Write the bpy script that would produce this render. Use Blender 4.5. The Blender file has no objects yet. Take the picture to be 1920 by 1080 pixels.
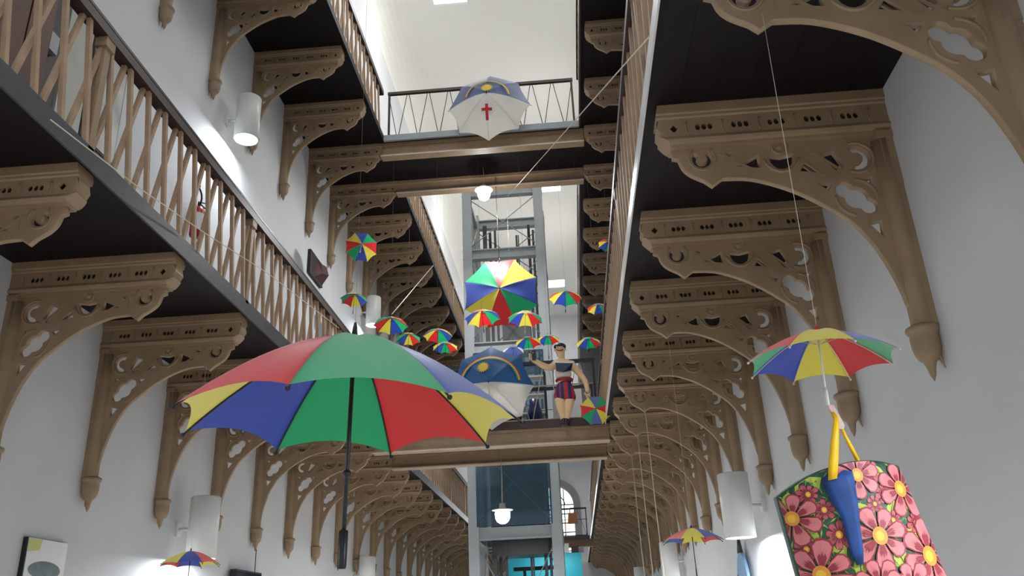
import bpy, bmesh, math, random
from mathutils import Vector, Matrix
random.seed(4)
C = bpy.context.scene.collection
scene = bpy.context.scene
PI = math.pi
# ------------------------------------------------------------------ camera
H = 1.6                                   # eye height
CAM = Vector((0, 0, H))
f_px = 1555.75
cR = Vector((0.9964, 0.0752, -0.0403)); cU = Vector((0.0659, -0.3777, 0.9236)); cF = Vector((-0.0542, 0.9229, 0.3813))
cF.normalize(); cR = (cR - cF*cR.dot(cF)).normalized(); cU = cR.cross(cF)
cd = bpy.data.cameras.new('camera'); cd.sensor_width = 36; cd.lens = f_px/1920*36; cd.clip_start = .05; cd.clip_end = 200
cam = bpy.data.objects.new('camera', cd); C.objects.link(cam)
Mx = Matrix((cR, cU, -cF)).transposed().to_4x4(); Mx.translation = CAM
cam.matrix_world = Mx; scene.camera = cam
def at(x, y, Y):
    d = cF + cR*((x-960)/f_px) - cU*((y-540)/f_px)
    return CAM + d*(Y/d.y)
# ------------------------------------------------------------------ world, exposure
vs = scene.view_settings
scene.display_settings.display_device = 'sRGB'
vs.view_transform = 'Standard'; vs.look = 'None'; vs.gamma = 1; vs.use_curve_mapping = False; vs.exposure = 0.0
wd = bpy.data.worlds.new('world'); scene.world = wd; wd.use_nodes = True
bg = wd.node_tree.nodes['Background']; bg.inputs[0].default_value = (.75, .855, 1, 1); bg.inputs[1].default_value = 1.05
# ------------------------------------------------------------------ dimensions
XL, XR = -4.74, 2.19                     # corridor walls
EL, ER = -3.24, .66                      # gallery edges
Z1, Z2 = 3.151+H, 9.02+H                 # undersides of the two galleries
ZC = 17+H                                # ceiling
YN, YF = -6.0, 46.0
S = 1.5                                  # bracket spacing
L1Y, R1Y, L2Y, R2Y = 4.797, 4.657, 7.892, 7.805
# ------------------------------------------------------------------ lights of the place, plus added window fill
def area(name, loc, rot, sx, sy, e, col=(1, 1, 1), shape='RECTANGLE'):
    l = bpy.data.lights.new(name, 'AREA'); l.shape = shape; l.size = sx; l.size_y = sy; l.energy = e; l.color = col
    o = bpy.data.objects.new(name, l); C.objects.link(o); o.location = loc; o.rotation_euler = rot; return o
def point(name, loc, e, r=.1, col=(1, 1, 1)):
    l = bpy.data.lights.new(name, 'POINT'); l.energy = e; l.shadow_soft_size = r; l.color = col
    o = bpy.data.objects.new(name, l); C.objects.link(o); o.location = loc; return o
SKY = [(-2.55, 18.6), (-.03, 18.6), (-2.55, 30.35), (-.03, 30.35), (-2.55, 41), (-.03, 41), (-2.55, 7), (-.03, 7), (-2.55, -3), (-.03, -3)]
for x, y in SKY:
    area('skylight_daylight', (x, y, ZC-.06), (0, 0, 0), .9, 1.1, 105, (.95, .98, 1))
for y in (4, 14, 24, 34):                # fill light at the added, unseen windows of the upper right wall
    area('window_daylight', (XR-.12, y, 14.6), (0, PI/2, 0), 2.6, 1.6, 125, (1, .97, .92))
area('end_window_daylight', (-.9, YF-.25, 7.2), (-PI/2, 0, 0), 1.9, 3.0, 260, (.97, .98, 1))

# ------------------------------------------------------------------ materials
def sr(r, g, b):
    f = lambda c: (c/255/12.92 if c/255 <= .04045 else ((c/255+.055)/1.055)**2.4)
    return (f(r), f(g), f(b), 1)
def mat(name, col, rough=.6, metal=0, noise=0, nscale=4, bump=0, sheen=0, trans=0, emit=0, spec=.5, alpha=1, emcol=None):
    m = bpy.data.materials.new(name); m.use_nodes = True
    nt = m.node_tree; b = nt.nodes['Principled BSDF']
    b.inputs['Base Color'].default_value = col; b.inputs['Roughness'].default_value = rough
    b.inputs['Metallic'].default_value = metal; b.inputs['Specular IOR Level'].default_value = spec
    if sheen: b.inputs['Sheen Weight'].default_value = sheen; b.inputs['Sheen Roughness'].default_value = .5
    if emit: b.inputs['Emission Color'].default_value = emcol or col; b.inputs['Emission Strength'].default_value = emit
    if noise or bump:
        tc = nt.nodes.new('ShaderNodeTexCoord'); n = nt.nodes.new('ShaderNodeTexNoise')
        n.inputs['Scale'].default_value = nscale; n.inputs['Detail'].default_value = 6
        nt.links.new(tc.outputs['Object'], n.inputs['Vector'])
        if noise:
            r = nt.nodes.new('ShaderNodeValToRGB')
            r.color_ramp.elements[0].position = .3; r.color_ramp.elements[1].position = .72
            r.color_ramp.elements[0].color = tuple(c*(1-noise) for c in col[:3])+(1,)
            r.color_ramp.elements[1].color = tuple(min(1, c*(1+noise*.5)) for c in col[:3])+(1,)
            nt.links.new(n.outputs['Fac'], r.inputs['Fac']); nt.links.new(r.outputs['Color'], b.inputs['Base Color'])
        if bump:
            bp = nt.nodes.new('ShaderNodeBump'); bp.inputs['Strength'].default_value = bump; bp.inputs['Distance'].default_value = .01
            nt.links.new(n.outputs['Fac'], bp.inputs['Height']); nt.links.new(bp.outputs['Normal'], b.inputs['Normal'])
    if trans:
        t = nt.nodes.new('ShaderNodeBsdfTranslucent'); t.inputs['Color'].default_value = col
        mx = nt.nodes.new('ShaderNodeMixShader'); mx.inputs[0].default_value = trans
        out = nt.nodes['Material Output']
        nt.links.new(b.outputs[0], mx.inputs[1]); nt.links.new(t.outputs[0], mx.inputs[2]); nt.links.new(mx.outputs[0], out.inputs[0])
    return m
M = {}
M['wall'] = mat('wall_paint', sr(220, 221, 222), .75, noise=.05, nscale=1.3, bump=.15)
M['ceiling'] = mat('ceiling_paint', sr(247, 245, 238), .8)
M['floor'] = mat('floor_tiles', sr(205, 198, 188), .5, noise=.15, nscale=3)
M['tan'] = mat('tan_iron_paint', sr(160, 134, 105), .5, noise=.14, nscale=5, bump=.25)
M['wood'] = mat('slat_wood', sr(186, 155, 125), .55, noise=.16, nscale=7)
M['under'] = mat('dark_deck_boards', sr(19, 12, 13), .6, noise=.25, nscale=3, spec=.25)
M['rail'] = mat('dark_rail_wood', sr(64, 44, 38), .45, noise=.2, nscale=6)
M['edge'] = mat('dark_steel_edge', sr(70, 70, 74), .45, noise=.2, nscale=9)
M['edge_light'] = mat('pale_steel_edge', sr(214, 212, 212), .3)
M['black'] = mat('black_plastic', sr(22, 22, 24), .4)
M['white'] = mat('white_enamel', sr(232, 232, 228), .35)
M['steel'] = mat('grey_steel_paint', sr(158, 164, 166), .45, noise=.06, nscale=6)
M['rod'] = mat('pale_rod', sr(205, 190, 172), .4)
M['darkrod'] = mat('dark_rod', sr(52, 46, 44), .4)
M['cord'] = mat('white_cord', sr(226, 216, 196), .6)
M['nylon'] = mat('nylon_line', sr(120, 118, 112), .4)
M['glow'] = mat('lamp_glow', (1, 1, 1, 1), .5, emit=9, emcol=(.93, .97, 1, 1))
M['skyglow'] = mat('sky_glow', (1, 1, 1, 1), .5, emit=1.6, emcol=(1, 1, .98, 1))
CLOTH = {}
for k, c in dict(G=(20, 176, 112), R=(228, 42, 48), B=(48, 76, 178), Y=(238, 222, 76), N=(84, 106, 152), T=(24, 98, 160), W=(236, 232, 222), L=(92, 110, 176), P=(226, 130, 130)).items():
    CLOTH[k] = mat('cloth_'+k, sr(*c), .45, sheen=.7, trans=.45)

# ------------------------------------------------------------------ mesh helpers
class MB:
    def __init__(s): s.v = []; s.f = []; s.m = []; s.sm = []
    def add(s, vs, fs, mi=0, smooth=False):
        o = len(s.v); s.v += [Vector(p) for p in vs]
        for f in fs: s.f.append([i+o for i in f]); s.m.append(mi); s.sm.append(smooth)
    def box(s, x0, x1, y0, y1, z0, z1, mi=0):
        s.add([(x, y, z) for x in (x0, x1) for y in (y0, y1) for z in (z0, z1)],
              [(0, 1, 3, 2), (4, 6, 7, 5), (0, 4, 5, 1), (2, 3, 7, 6), (0, 2, 6, 4), (1, 5, 7, 3)], mi)
    def bar(s, a, b, w, t, up=(0, 0, 1), mi=0):         # rectangular bar a-b, width w across, thickness t
        a = Vector(a); b = Vector(b); d = (b-a).normalized(); u = Vector(up)
        if abs(d.dot(u)) > .99: u = Vector((1, 0, 0))
        x = d.cross(u).normalized(); y = x.cross(d)
        vs = [p + x*(i*w/2) + y*(j*t/2) for p in (a, b) for i, j in ((-1, -1), (1, -1), (1, 1), (-1, 1))]
        s.add(vs, [(3, 2, 1, 0), (4, 5, 6, 7), (0, 1, 5, 4), (1, 2, 6, 5), (2, 3, 7, 6), (3, 0, 4, 7)], mi)
    def tube(s, pts, r, n=8, mi=0, caps=True):
        pts = [Vector(p) for p in pts]; rs = r if isinstance(r, (list, tuple)) else [r]*len(pts)
        vs = []; fs = []; px = None
        for i, p in enumerate(pts):
            d = (pts[min(i+1, len(pts)-1)]-pts[max(i-1, 0)]).normalized()
            if px is None:
                u = Vector((0, 0, 1)) if abs(d.z) < .9 else Vector((1, 0, 0)); px = d.cross(u).normalized()
            else: px = (px-d*px.dot(d)).normalized()
            py = d.cross(px)
            for j in range(n):
                a = 2*PI*j/n; vs.append(p+(px*math.cos(a)+py*math.sin(a))*rs[i])
        for i in range(len(pts)-1):
            for j in range(n):
                k = (j+1) % n; fs.append((i*n+j, i*n+k, (i+1)*n+k, (i+1)*n+j))
        s.add(vs, fs, mi, True)
        if caps:
            o = len(s.v)-len(vs)
            s.f.append([o+j for j in range(n)][::-1]); s.m.append(mi); s.sm.append(False)
            s.f.append([o+(len(pts)-1)*n+j for j in range(n)]); s.m.append(mi); s.sm.append(False)
    def lathe(s, prof, c=(0, 0, 0), n=16, mi=0, ang=2*PI, a0=0):
        c = Vector(c); vs = []; fs = []; full = ang > 6.28
        m = n if full else n+1
        for r, z in prof:
            for j in range(m):
                a = a0+ang*j/n; vs.append(c+Vector((r*math.cos(a), r*math.sin(a), z)))
        for i in range(len(prof)-1):
            for j in range(n):
                k = (j+1) % m; fs.append((i*m+j, i*m+k, (i+1)*m+k, (i+1)*m+j))
        s.add(vs, fs, mi, True)
    def ball(s, c, r, n=12, mi=0, sc=(1, 1, 1)):
        c = Vector(c); prof = [(math.sin(PI*i/(n-1)), -math.cos(PI*i/(n-1))) for i in range(n)]
        o = len(s.v); s.lathe(prof, (0, 0, 0), n, mi)
        for i in range(o, len(s.v)): s.v[i] = c+Vector((s.v[i].x*r*sc[0], s.v[i].y*r*sc[1], s.v[i].z*r*sc[2]))
    def poly(s, pts, t, axis, mi=0):                     # prism of a planar polygon along vector axis*t
        n = len(pts); a = Vector(axis)*t; P = [Vector(p) for p in pts]
        s.add(P+[p+a for p in P], [tuple(range(n))[::-1], tuple(range(n, 2*n))]+[(i, (i+1) % n, n+(i+1) % n, n+i) for i in range(n)], mi)
    def mesh(s, name, mats):
        me = bpy.data.meshes.new(name); me.from_pydata(s.v, [], s.f)
        for m in mats: me.materials.append(m)
        me.polygons.foreach_set('material_index', s.m); me.polygons.foreach_set('use_smooth', s.sm)
        bm = bmesh.new(); bm.from_mesh(me); bmesh.ops.remove_doubles(bm, verts=bm.verts, dist=1e-5)
        bmesh.ops.recalc_face_normals(bm, faces=bm.faces); bm.to_mesh(me); bm.free(); me.update()
        return me
    def build(s, name, mats, parent=None):
        if not isinstance(mats, (list, tuple)): mats = [mats]
        o = bpy.data.objects.new(name, s.mesh(name, mats)); C.objects.link(o)
        if parent: o.parent = parent
        return o
def tag(o, label=None, cat=None, group=None, kind=None):
    if label: o['label'] = label
    if cat: o['category'] = cat
    if group: o['group'] = group
    if kind: o['kind'] = kind
    return o
def empty(name, loc=(0, 0, 0), label=None, cat=None, group=None):
    o = bpy.data.objects.new(name, None); C.objects.link(o); o.location = loc; o.empty_display_size = .1
    return tag(o, label, cat, group)
def link(name, me, parent=None):
    o = bpy.data.objects.new(name, me); C.objects.link(o); o.parent = parent; return o
def dup(root):
    r = root.copy(); C.objects.link(r)
    for ch in list(root.children):
        c = ch.copy(); C.objects.link(c); c.parent = r
        for g in list(ch.children):
            d = g.copy(); C.objects.link(d); d.parent = c
    return r
def plate(outline, holes, half, bevel=0):                # flat plate with holes in the XZ plane -> mesh data
    cu = bpy.data.curves.new('plate', 'CURVE'); cu.dimensions = '2D'; cu.fill_mode = 'BOTH'
    cu.extrude = half; cu.bevel_depth = bevel; cu.bevel_resolution = 0
    for poly in [outline]+holes:
        sp = cu.splines.new('POLY'); sp.points.add(len(poly)-1); sp.use_cyclic_u = True
        for p, q in zip(sp.points, poly): p.co = (q[0], q[1], 0, 1)
    o = bpy.data.objects.new('plate', cu); C.objects.link(o)
    dg = bpy.context.evaluated_depsgraph_get(); me = bpy.data.meshes.new_from_object(o.evaluated_get(dg))
    bpy.data.objects.remove(o); bpy.data.curves.remove(cu)
    me.transform(Matrix.Rotation(PI/2, 4, 'X')); return me
def catmull(P, n=6):
    out = []
    for i in range(len(P)-1):
        p0 = Vector(P[max(i-1, 0)]); p1 = Vector(P[i]); p2 = Vector(P[i+1]); p3 = Vector(P[min(i+2, len(P)-1)])
        for k in range(n):
            t = k/n; out.append(.5*((2*p1)+(p2-p0)*t+(2*p0-5*p1+4*p2-p3)*t*t+(3*p1-p0-3*p2+p3)*t**3))
    out.append(Vector(P[-1])); return [tuple(v) for v in out]
ORD = ['first', 'second', 'third', 'fourth', 'fifth', 'sixth', 'seventh', 'eighth', 'ninth', 'tenth', 'eleventh', 'twelfth', 'thirteenth', 'fourteenth', 'fifteenth', 'sixteenth', 'seventeenth', 'eighteenth', 'nineteenth', 'twentieth', 'twenty-first', 'twenty-second', 'twenty-third', 'twenty-fourth', 'twenty-fifth', 'twenty-sixth', 'twenty-seventh']

# ------------------------------------------------------------------ room shell
def struct(name, mb, m): return tag(mb.build(name, m), kind='structure')
b = MB(); b.box(XL-.3, XL, YN, YF, 0, ZC+.3); struct('wall_left', b, M['wall'])
b = MB()                                                 # right wall, cut for the tall upper windows added for fill light
WY = [(y-.8, y+.8) for y in (4, 14, 24, 34)]
b.box(XR, XR+.3, YN, YF, 0, 13.2); b.box(XR, XR+.3, YN, YF, 16, ZC+.3)
ys = [YN]+[q for w in WY for q in w]+[YF]
for i in range(0, len(ys), 2): b.box(XR, XR+.3, ys[i], ys[i+1], 13.2, 16)
struct('wall_right', b, M['wall'])
for i, (y0, y1) in enumerate(WY):
    b = MB(); b.box(XR+.12, XR+.15, y0, y1, 13.2, 16, 0)
    for y in (y0+.03, (y0+y1)/2, y1-.03): b.box(XR+.08, XR+.16, y-.03, y+.03, 13.2, 16, 1)
    for z in (13.23, 14.1, 15.05, 15.97): b.box(XR+.08, XR+.16, y0, y1, z-.03, z+.03, 1)
    struct('window_%d' % (i+2), b, [M['skyglow'], M['white']])  # added out-of-view glowing windows that brighten the upper left wall and ceiling
b = MB(); b.box(XL-.3, XR+.3, YN, YF+.4, -.2, 0); struct('floor', b, M['floor'])
# ceiling with coved sides and openings for the skylights
xs = sorted({XL, XR, -3.04, -2.06, -.5, .42}); yy = sorted({YN, YF}|{y-.56 for _, y in SKY}|{y+.56 for _, y in SKY})
b = MB()
for i in range(len(xs)-1):
    for j in range(len(yy)-1):
        hole = i in (1, 3) and any(abs((yy[j]+yy[j+1])/2-y) < .1 for _, y in SKY)
        if not hole: b.box(xs[i], xs[i+1], yy[j], yy[j+1], ZC, ZC+.3)
for s_, x in ((1, XL), (-1, XR)):
    pr = [(x, YN, ZC)]+[(x+s_*.9*(1-math.cos(a)), YN, ZC-.9+.9*math.sin(a)) for a in [PI/2*k/8 for k in range(8, -1, -1)]]
    b.poly(pr, YF-YN, (0, 1, 0))
struct('ceiling', b, M['ceiling'])
for i, (x, y) in enumerate(SKY):
    b = MB(); b.box(x-.5, x+.5, y-.57, y+.57, ZC+.12, ZC+.15, 0)
    b.box(x-.5, x+.5, y-.57, y-.53, ZC+.02, ZC+.12, 1); b.box(x-.5, x+.5, y+.53, y+.57, ZC+.02, ZC+.12, 1)
    struct('window_%d' % (i+6), b, [M['skyglow'], M['white']])
# far wall with its arched window
ax, aw, az0, az1 = -.9, 1.0, 5.3, 7.75
arch = [(ax-aw, az0), (ax+aw, az0), (ax+aw, az1)]+[(ax+aw*math.cos(a), az1+aw*math.sin(a)) for a in [PI*k/16 for k in range(1, 16)]]+[(ax-aw, az1)]
me = plate([(XL, 0), (XR, 0), (XR, ZC), (XL, ZC)], [arch], .15); me.materials.append(M['wall'])
o = link('wall_back', me); o.location = (0, YF+.15, 0); tag(o, kind='structure')
b = MB(); b.poly([(x, YF+.18, z) for x, z in arch], .02, (0, 1, 0), 0)
for x in (-.5, 0, .5): b.box(ax+x-.025, ax+x+.025, YF+.1, YF+.17, az0, az1+math.sqrt(max(.01, 1-x*x))*aw-.02, 1)
for k in range(6): b.box(ax-aw, ax+aw, YF+.1, YF+.17, az0+.05+k*.48, az0+.1+k*.48, 1)
b.tube([(ax+.55*math.cos(a), YF+.13, az1+.55*math.sin(a)) for a in [PI*k/12 for k in range(13)]], .03, 6, 1)
struct('window_1', b, [M['skyglow'], M['darkrod']])
b = MB()
ring = [[(ax+r*math.cos(a), YF, az1+r*math.sin(a)) for a in [PI*k/20 for k in range(21)]] for r in (1.04, 1.38)]
b.poly(ring[0]+ring[1][::-1], -.12, (0, 1, 0))
b.box(ax-1.38, ax-1.04, YF-.12, YF, az0, az1); b.box(ax+1.04, ax+1.38, YF-.12, YF, az0, az1)
struct('trim_1', b, mat('grey_trim', sr(150, 146, 142), .7))

# ------------------------------------------------------------------ gallery decks
def deck(name, label, x0, x1, y0, y1, z, edges, em):
    t = empty(name, ((x0+x1)/2, (y0+y1)/2, z), label, 'gallery floor')
    c = Vector(t.location); b = MB()
    n = max(1, int((x1-x0)/.2)) if (x1-x0) < (y1-y0) else 0
    if n:
        w = (x1-x0)/n
        for i in range(n): b.box(x0+i*w+.001-c.x, x0+(i+1)*w-.001-c.x, y0-c.y, y1-c.y, 0, .1)
        b.box(x0-c.x, x1-c.x, y0-c.y, y1-c.y, .02, .09)
    else:
        n = max(1, int((y1-y0)/.2)); w = (y1-y0)/n
        for i in range(n): b.box(x0-c.x, x1-c.x, y0+i*w+.001-c.y, y0+(i+1)*w-.001-c.y, 0, .1)
        b.box(x0-c.x, x1-c.x, y0-c.y, y1-c.y, .02, .09)
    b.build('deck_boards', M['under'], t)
    for (a0, a1, c0, c1) in edges:
        e = MB(); e.box(a0-c.x, a1-c.x, c0-c.y, c1-c.y, -.03, .1); e.build('edge_strip', em, t)
    return t
BY0, BY1 = 13.82, 15.62                                  # footbridges between the galleries
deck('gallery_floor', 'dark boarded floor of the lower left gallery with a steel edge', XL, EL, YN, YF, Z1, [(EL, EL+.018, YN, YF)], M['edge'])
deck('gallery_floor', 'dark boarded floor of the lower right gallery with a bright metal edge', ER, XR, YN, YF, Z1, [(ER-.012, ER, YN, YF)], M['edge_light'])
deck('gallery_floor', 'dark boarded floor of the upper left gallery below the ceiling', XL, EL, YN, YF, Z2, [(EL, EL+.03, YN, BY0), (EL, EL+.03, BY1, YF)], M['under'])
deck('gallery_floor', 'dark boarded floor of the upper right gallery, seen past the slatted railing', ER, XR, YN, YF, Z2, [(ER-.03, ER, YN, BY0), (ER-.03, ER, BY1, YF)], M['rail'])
deck('footbridge', 'dark footbridge crossing at lower gallery level under the statue', EL+.019, ER-.013, BY0-.03, BY1, Z1, [(EL+.019, ER-.013, BY0-.07, BY0-.032)], M['rail'])['category'] = 'footbridge'
deck('footbridge', 'dark footbridge crossing high up at upper gallery level', EL+.001, ER-.001, BY0, BY1, Z2, [(EL+.031, ER-.031, BY0-.05, BY0)], M['steel'])['category'] = 'footbridge'
deck('footbridge', 'distant footbridge beyond the lift at lower gallery level', EL+.06, ER-.045, 33.1, 35.2, Z1, [(EL+.06, ER-.045, 33.04, 33.1)], M['edge'])['category'] = 'footbridge'
deck('footbridge', 'farthest footbridge at upper gallery level before the end wall', EL+.04, ER-.04, 43.5, 45.6, Z2, [(EL+.04, ER-.04, 43.44, 43.5)], M['edge'])['category'] = 'footbridge'
def cross_beam(label, y, z, far=False):
    t = empty('cross_beam', ((EL+ER)/2, y+.1, z-.02), label, 'beam')
    b = MB(); w = (ER-EL)/2+.05
    b.box(-w, w, -.1, .1, -.05, .016)
    b.box(-w, w, -.05, .05, -.24, -.05)
    b.box(-w, w, -.1, .1, -.28, -.24)
    b.build('girder', M['tan'], t); e = MB(); e.box(-w, w, -.112, -.1, -.285, -.262); e.build('flange_edge', M['rod'], t)
cross_beam('tan beam under the front edge of the upper footbridge', L2Y+4*S, Z2)
cross_beam('tan beam under the rear edge of the upper footbridge', L2Y+5*S, Z2)
cross_beam('tan beam under the front edge of the lower footbridge, below the statue', L1Y+6*S, Z1)
cross_beam('tan beam under the rear edge of the lower footbridge, above the lift glass', L1Y+7*S, Z1)
cross_beam('tan beam under the distant footbridge beyond the lift', 33.3, Z1)

# ------------------------------------------------------------------ cast brackets
def uend(d):
    P = [(-.03, 1.455), (.05, 1.47), (.18, 1.493), (.25, 1.41), (.33, 1.385)]
    for (d0, u0), (d1, u1) in zip(P, P[1:]):
        if d <= d1: return u0+(u1-u0)*max(0, (d-d0))/(d1-d0)
    return P[-1][1]
def bracket_meshes():
    b = MB()
    def sect(prof):                                       # profile (y,d) extruded along u to the shaped end
        n = len(prof)
        vs = [(0.0, y, -d) for y, d in prof]+[(uend(d), y, -d) for y, d in prof]
        b.add(vs, [tuple(range(n)), tuple(range(n, 2*n))[::-1]]+[(i, n+i, n+(i+1) % n, (i+1) % n) for i in range(n)])
    sect([(-.1, -.02), (.1, -.02), (.1, .045), (.088, .052), (.088, .07), (.072, .085), (-.072, .085), (-.088, .07), (-.088, .052), (-.1, .045)])
    sect([(-.07, .205), (.07, .205), (.086, .222), (.094, .24), (.086, .26), (.066, .268), (.066, .285), (-.066, .285), (-.066, .268), (-.086, .26), (-.094, .24), (-.086, .222)])
    b.add([(uend(.07)-.03, -.07, -.07), (uend(.07)-.03, .07, -.07), (uend(.22)-.02, .07, -.22), (uend(.22)-.02, -.07, -.22),
           (uend(.07)-.01, -.07, -.07), (uend(.07)-.01, .07, -.07), (1.475, .07, -.15), (1.475, -.07, -.15), (uend(.22)-.005, .07, -.22), (uend(.22)-.005, -.07, -.22)],
          [(4, 5, 6, 7), (7, 6, 8, 9)])
    holes = []
    for g in range(5):
        for k in (-1, 0, 1):
            cx = 1.17-.232*g+k*.04
            holes.append([(cx+.017*math.cos(a), -.153+.024*math.sin(a)) for a in [2*PI*q/8 for q in range(8)]])
    holes.append([(1.364, -.125), (1.39, -.155), (1.364, -.185), (1.338, -.155)])
    pl = plate([(.0, -.075), (1.455, -.075), (1.475, -.15), (1.44, -.215), (.0, -.215)], holes, .006)
    beam = b.mesh('beam', [M['tan']])
    bm = bmesh.new(); bm.from_mesh(beam)
    for y in (-.072, .072):
        p2 = pl.copy(); p2.transform(Matrix.Translation((0, y, 0))); bm.from_mesh(p2)
    e = MB()
    for g in range(6):                                    # little raised cartouche ends between the bead groups
        cx = 1.275-.232*g
        for s_ in (-1, 1): e.tube([(cx+.012*math.cos(a), s_*.08, -.153+.045*math.sin(a)) for a in [-1.3+.65*q for q in range(5)]], .007, 5)
    bm.from_mesh(e.mesh('t', [])); bm.to_mesh(beam); bm.free()
    # spandrel
    A = catmull([(1.089, .509), (.911, .525), (.704, .606), (.532, .715), (.36, .86), (.255, 1.012), (.19, 1.17), (.145, 1.33), (.125, 1.45)], 5)
    out = [(.03, .28), (1.38, .28), (1.384, .337), (1.35, .348)]+catmull([(1.345, .36), (1.325, .42), (1.28, .469), (1.202, .516)], 4)+[(1.158, .557), (1.12, .53)]+A+[(.03, 1.45)]
    def cshape(cx, cd, ro, ri, a0, a1, n=14):
        a = [math.radians(a0+(a1-a0)*k/n) for k in range(n+1)]
        return [(cx+ro*math.cos(t), cd-ro*math.sin(t)) for t in a]+[(cx+ri*math.cos(t), cd-ri*math.sin(t)) for t in a[::-1]]
    hs = [cshape(1.2, .36, .068, .03, -230, 50), [(1.037, .332), (.975, .329), (1.042, .37)], [(.985, .432), (.85, .367), (.845, .452)],
          [(.772, .374)]+[(.70+.072*math.cos(a), .378+.09*math.sin(a)) for a in [.15+(PI-.3)*k/8 for k in range(9)]]+[(.628, .374), (.70, .396)],
          [(.59, .497), (.543, .424), (.488, .515)], [(.46, .402), (.37, .384), (.33, .478), (.362, .525)],
          cshape(.235, .435, .088, .036, 60, 290), [(.51, .59), (.417, .604), (.452, .642)],
          [(.17, .585), (.212, .6), (.185, .645)], [(.172, .892), (.242, .902), (.178, .995)]]
    P0 = Vector((.222, .78)); P1 = Vector((.352, .655)); ax_ = (P1-P0); Ln = ax_.length; ax_ /= Ln; nn = Vector((-ax_.y, ax_.x))
    circ = [(0, .056), (Ln*.5, .078), (Ln, .058)]
    up = []; dn = []
    for k in range(27):
        t = -.0555+(Ln+.0555+.0575)*k/26
        w = max([math.sqrt(max(0, r*r-(t-c)**2)) for c, r in circ]+[.002])
        p = P0+ax_*t; up.append(tuple(p+nn*w)); dn.append(tuple(p-nn*w))
    hs.append(up+dn[::-1])
    def grow(h, e=.013):
        c = sum((Vector(q) for q in h), Vector((0, 0)))/len(h)
        return [tuple(Vector(q)+(Vector(q)-c).normalized()*e) for q in h]
    hs = [h if len(h) > 25 else grow(h) for h in hs]
    sp = plate([(u, -d) for u, d in out], [[(u, -d) for u, d in h] for h in hs], .016, .006)
    bm = bmesh.new(); bm.from_mesh(sp); e = MB()
    for s_ in (-1, 1):
        def rim(cx, cd, R, a0, a1, r=.011): e.tube([(cx+R*math.cos(math.radians(t)), s_*.023, -cd+R*math.sin(math.radians(t))) for t in [a0+(a1-a0)*k/12 for k in range(13)]], r, 6)
        rim(1.2, .36, .085, -230, 50, .008); rim(.70, .385, .112, -170, -10); rim(.235, .435, .108, 70, 300)
        rim(.70, .315, .05, 0, 360, .009); rim(.287, .718, .125, 95, 190, .01); rim(.287, .718, .125, -80, 10, .01)
        pass
        e.bar((1.09, s_*.022, -.33), (.9, s_*.022, -.46), .014, .014); e.bar((1.06, s_*.022, -.31), (1.06, s_*.022, -.44), .012, .012)
        e.bar((.60, s_*.022, -.40), (.44, s_*.022, -.56), .014, .014); e.bar((.5, s_*.022, -.37), (.30, s_*.022, -.56), .014, .014)
        e.lathe([(0, .012), (.014, .010), (.02, 0)], (0, 0, 0), 10); 
        for i in range(len(e.v)-30, len(e.v)): p = e.v[i]; e.v[i] = Vector((.70+p.x, s_*(.02+p.z), -.315+p.y))
    bm.from_mesh(e.mesh('t2', [])); bm.to_mesh(sp); bm.free()
    for m_ in (sp,):
        m_.materials.clear(); m_.materials.append(M['tan'])
    beam.materials.clear(); beam.materials.append(M['tan'])
    for m_ in (sp, beam):
        m_.polygons.foreach_set('material_index', [0]*len(m_.polygons))
    # wall post and pendant
    p = MB(); p.box(0, .085, -.068, .068, -.66, -.28); p.box(0, .105, -.085, .085, -.33, -.28)
    p.lathe([(.0, -.33), (.07, -.33), (.071, -.66), (.07, -1.0), (.066, -1.4), (.068, -1.585)], (.062, 0, 0), 14)
    p.box(0, .05, -.06, .06, -1.585, -.66)
    post = p.mesh('wall_post', [M['tan']])
    q = MB(); q.lathe([(.0, -1.575), (.07, -1.578), (.092, -1.59), (.096, -1.605), (.09, -1.62), (.078, -1.632), (.08, -1.66), (.079, -1.71), (.07, -1.755), (.055, -1.785), (.036, -1.8), (.026, -1.83), (.017, -1.875), (.0, -1.915)], (.075, 0, 0), 16)
    q.tube([(.03, .03, -1.76), (.018, .045, -1.85)], [.014, .004], 6)
    pend = q.mesh('pendant', [M['tan']])
    return beam, sp, post, pend
BM = bracket_meshes()
def bracket(x, y, z, side, label, group):
    t = empty('wall_bracket', (x, y, z), label, 'bracket', group)
    t.rotation_euler = (0, 0, 0 if side > 0 else PI)
    for n, m in zip(('beam', 'spandrel', 'wall_post', 'pendant'), BM): link(n, m, t)
    return t
for k in range(-1, 26):
    bracket(XL, L1Y+k*S+.1, Z1-.02, 1, 'tan openwork bracket under the lower left gallery, %s from the near end of its row' % ORD[k+1], 'brackets under the lower left gallery')
for k in range(-1, 26):
    bracket(XR, R1Y+k*S+.1, Z1-.02, -1, 'tan openwork bracket under the lower right gallery, %s from the near end of its row' % ORD[k+1], 'brackets under the lower right gallery')
for k in range(-1, 14):
    bracket(XL, L2Y+k*S+.1, Z2-.02, 1, 'tan openwork bracket under the upper left gallery, %s from the near end of its row' % ORD[k+1], 'brackets under the upper left gallery')
for k in range(0, 13):
    bracket(XR, R2Y+k*S+.1, Z2-.02, -1, 'tan openwork bracket under the upper right gallery, %s from the near end of its row' % ORD[k], 'brackets under the upper right gallery')

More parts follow.
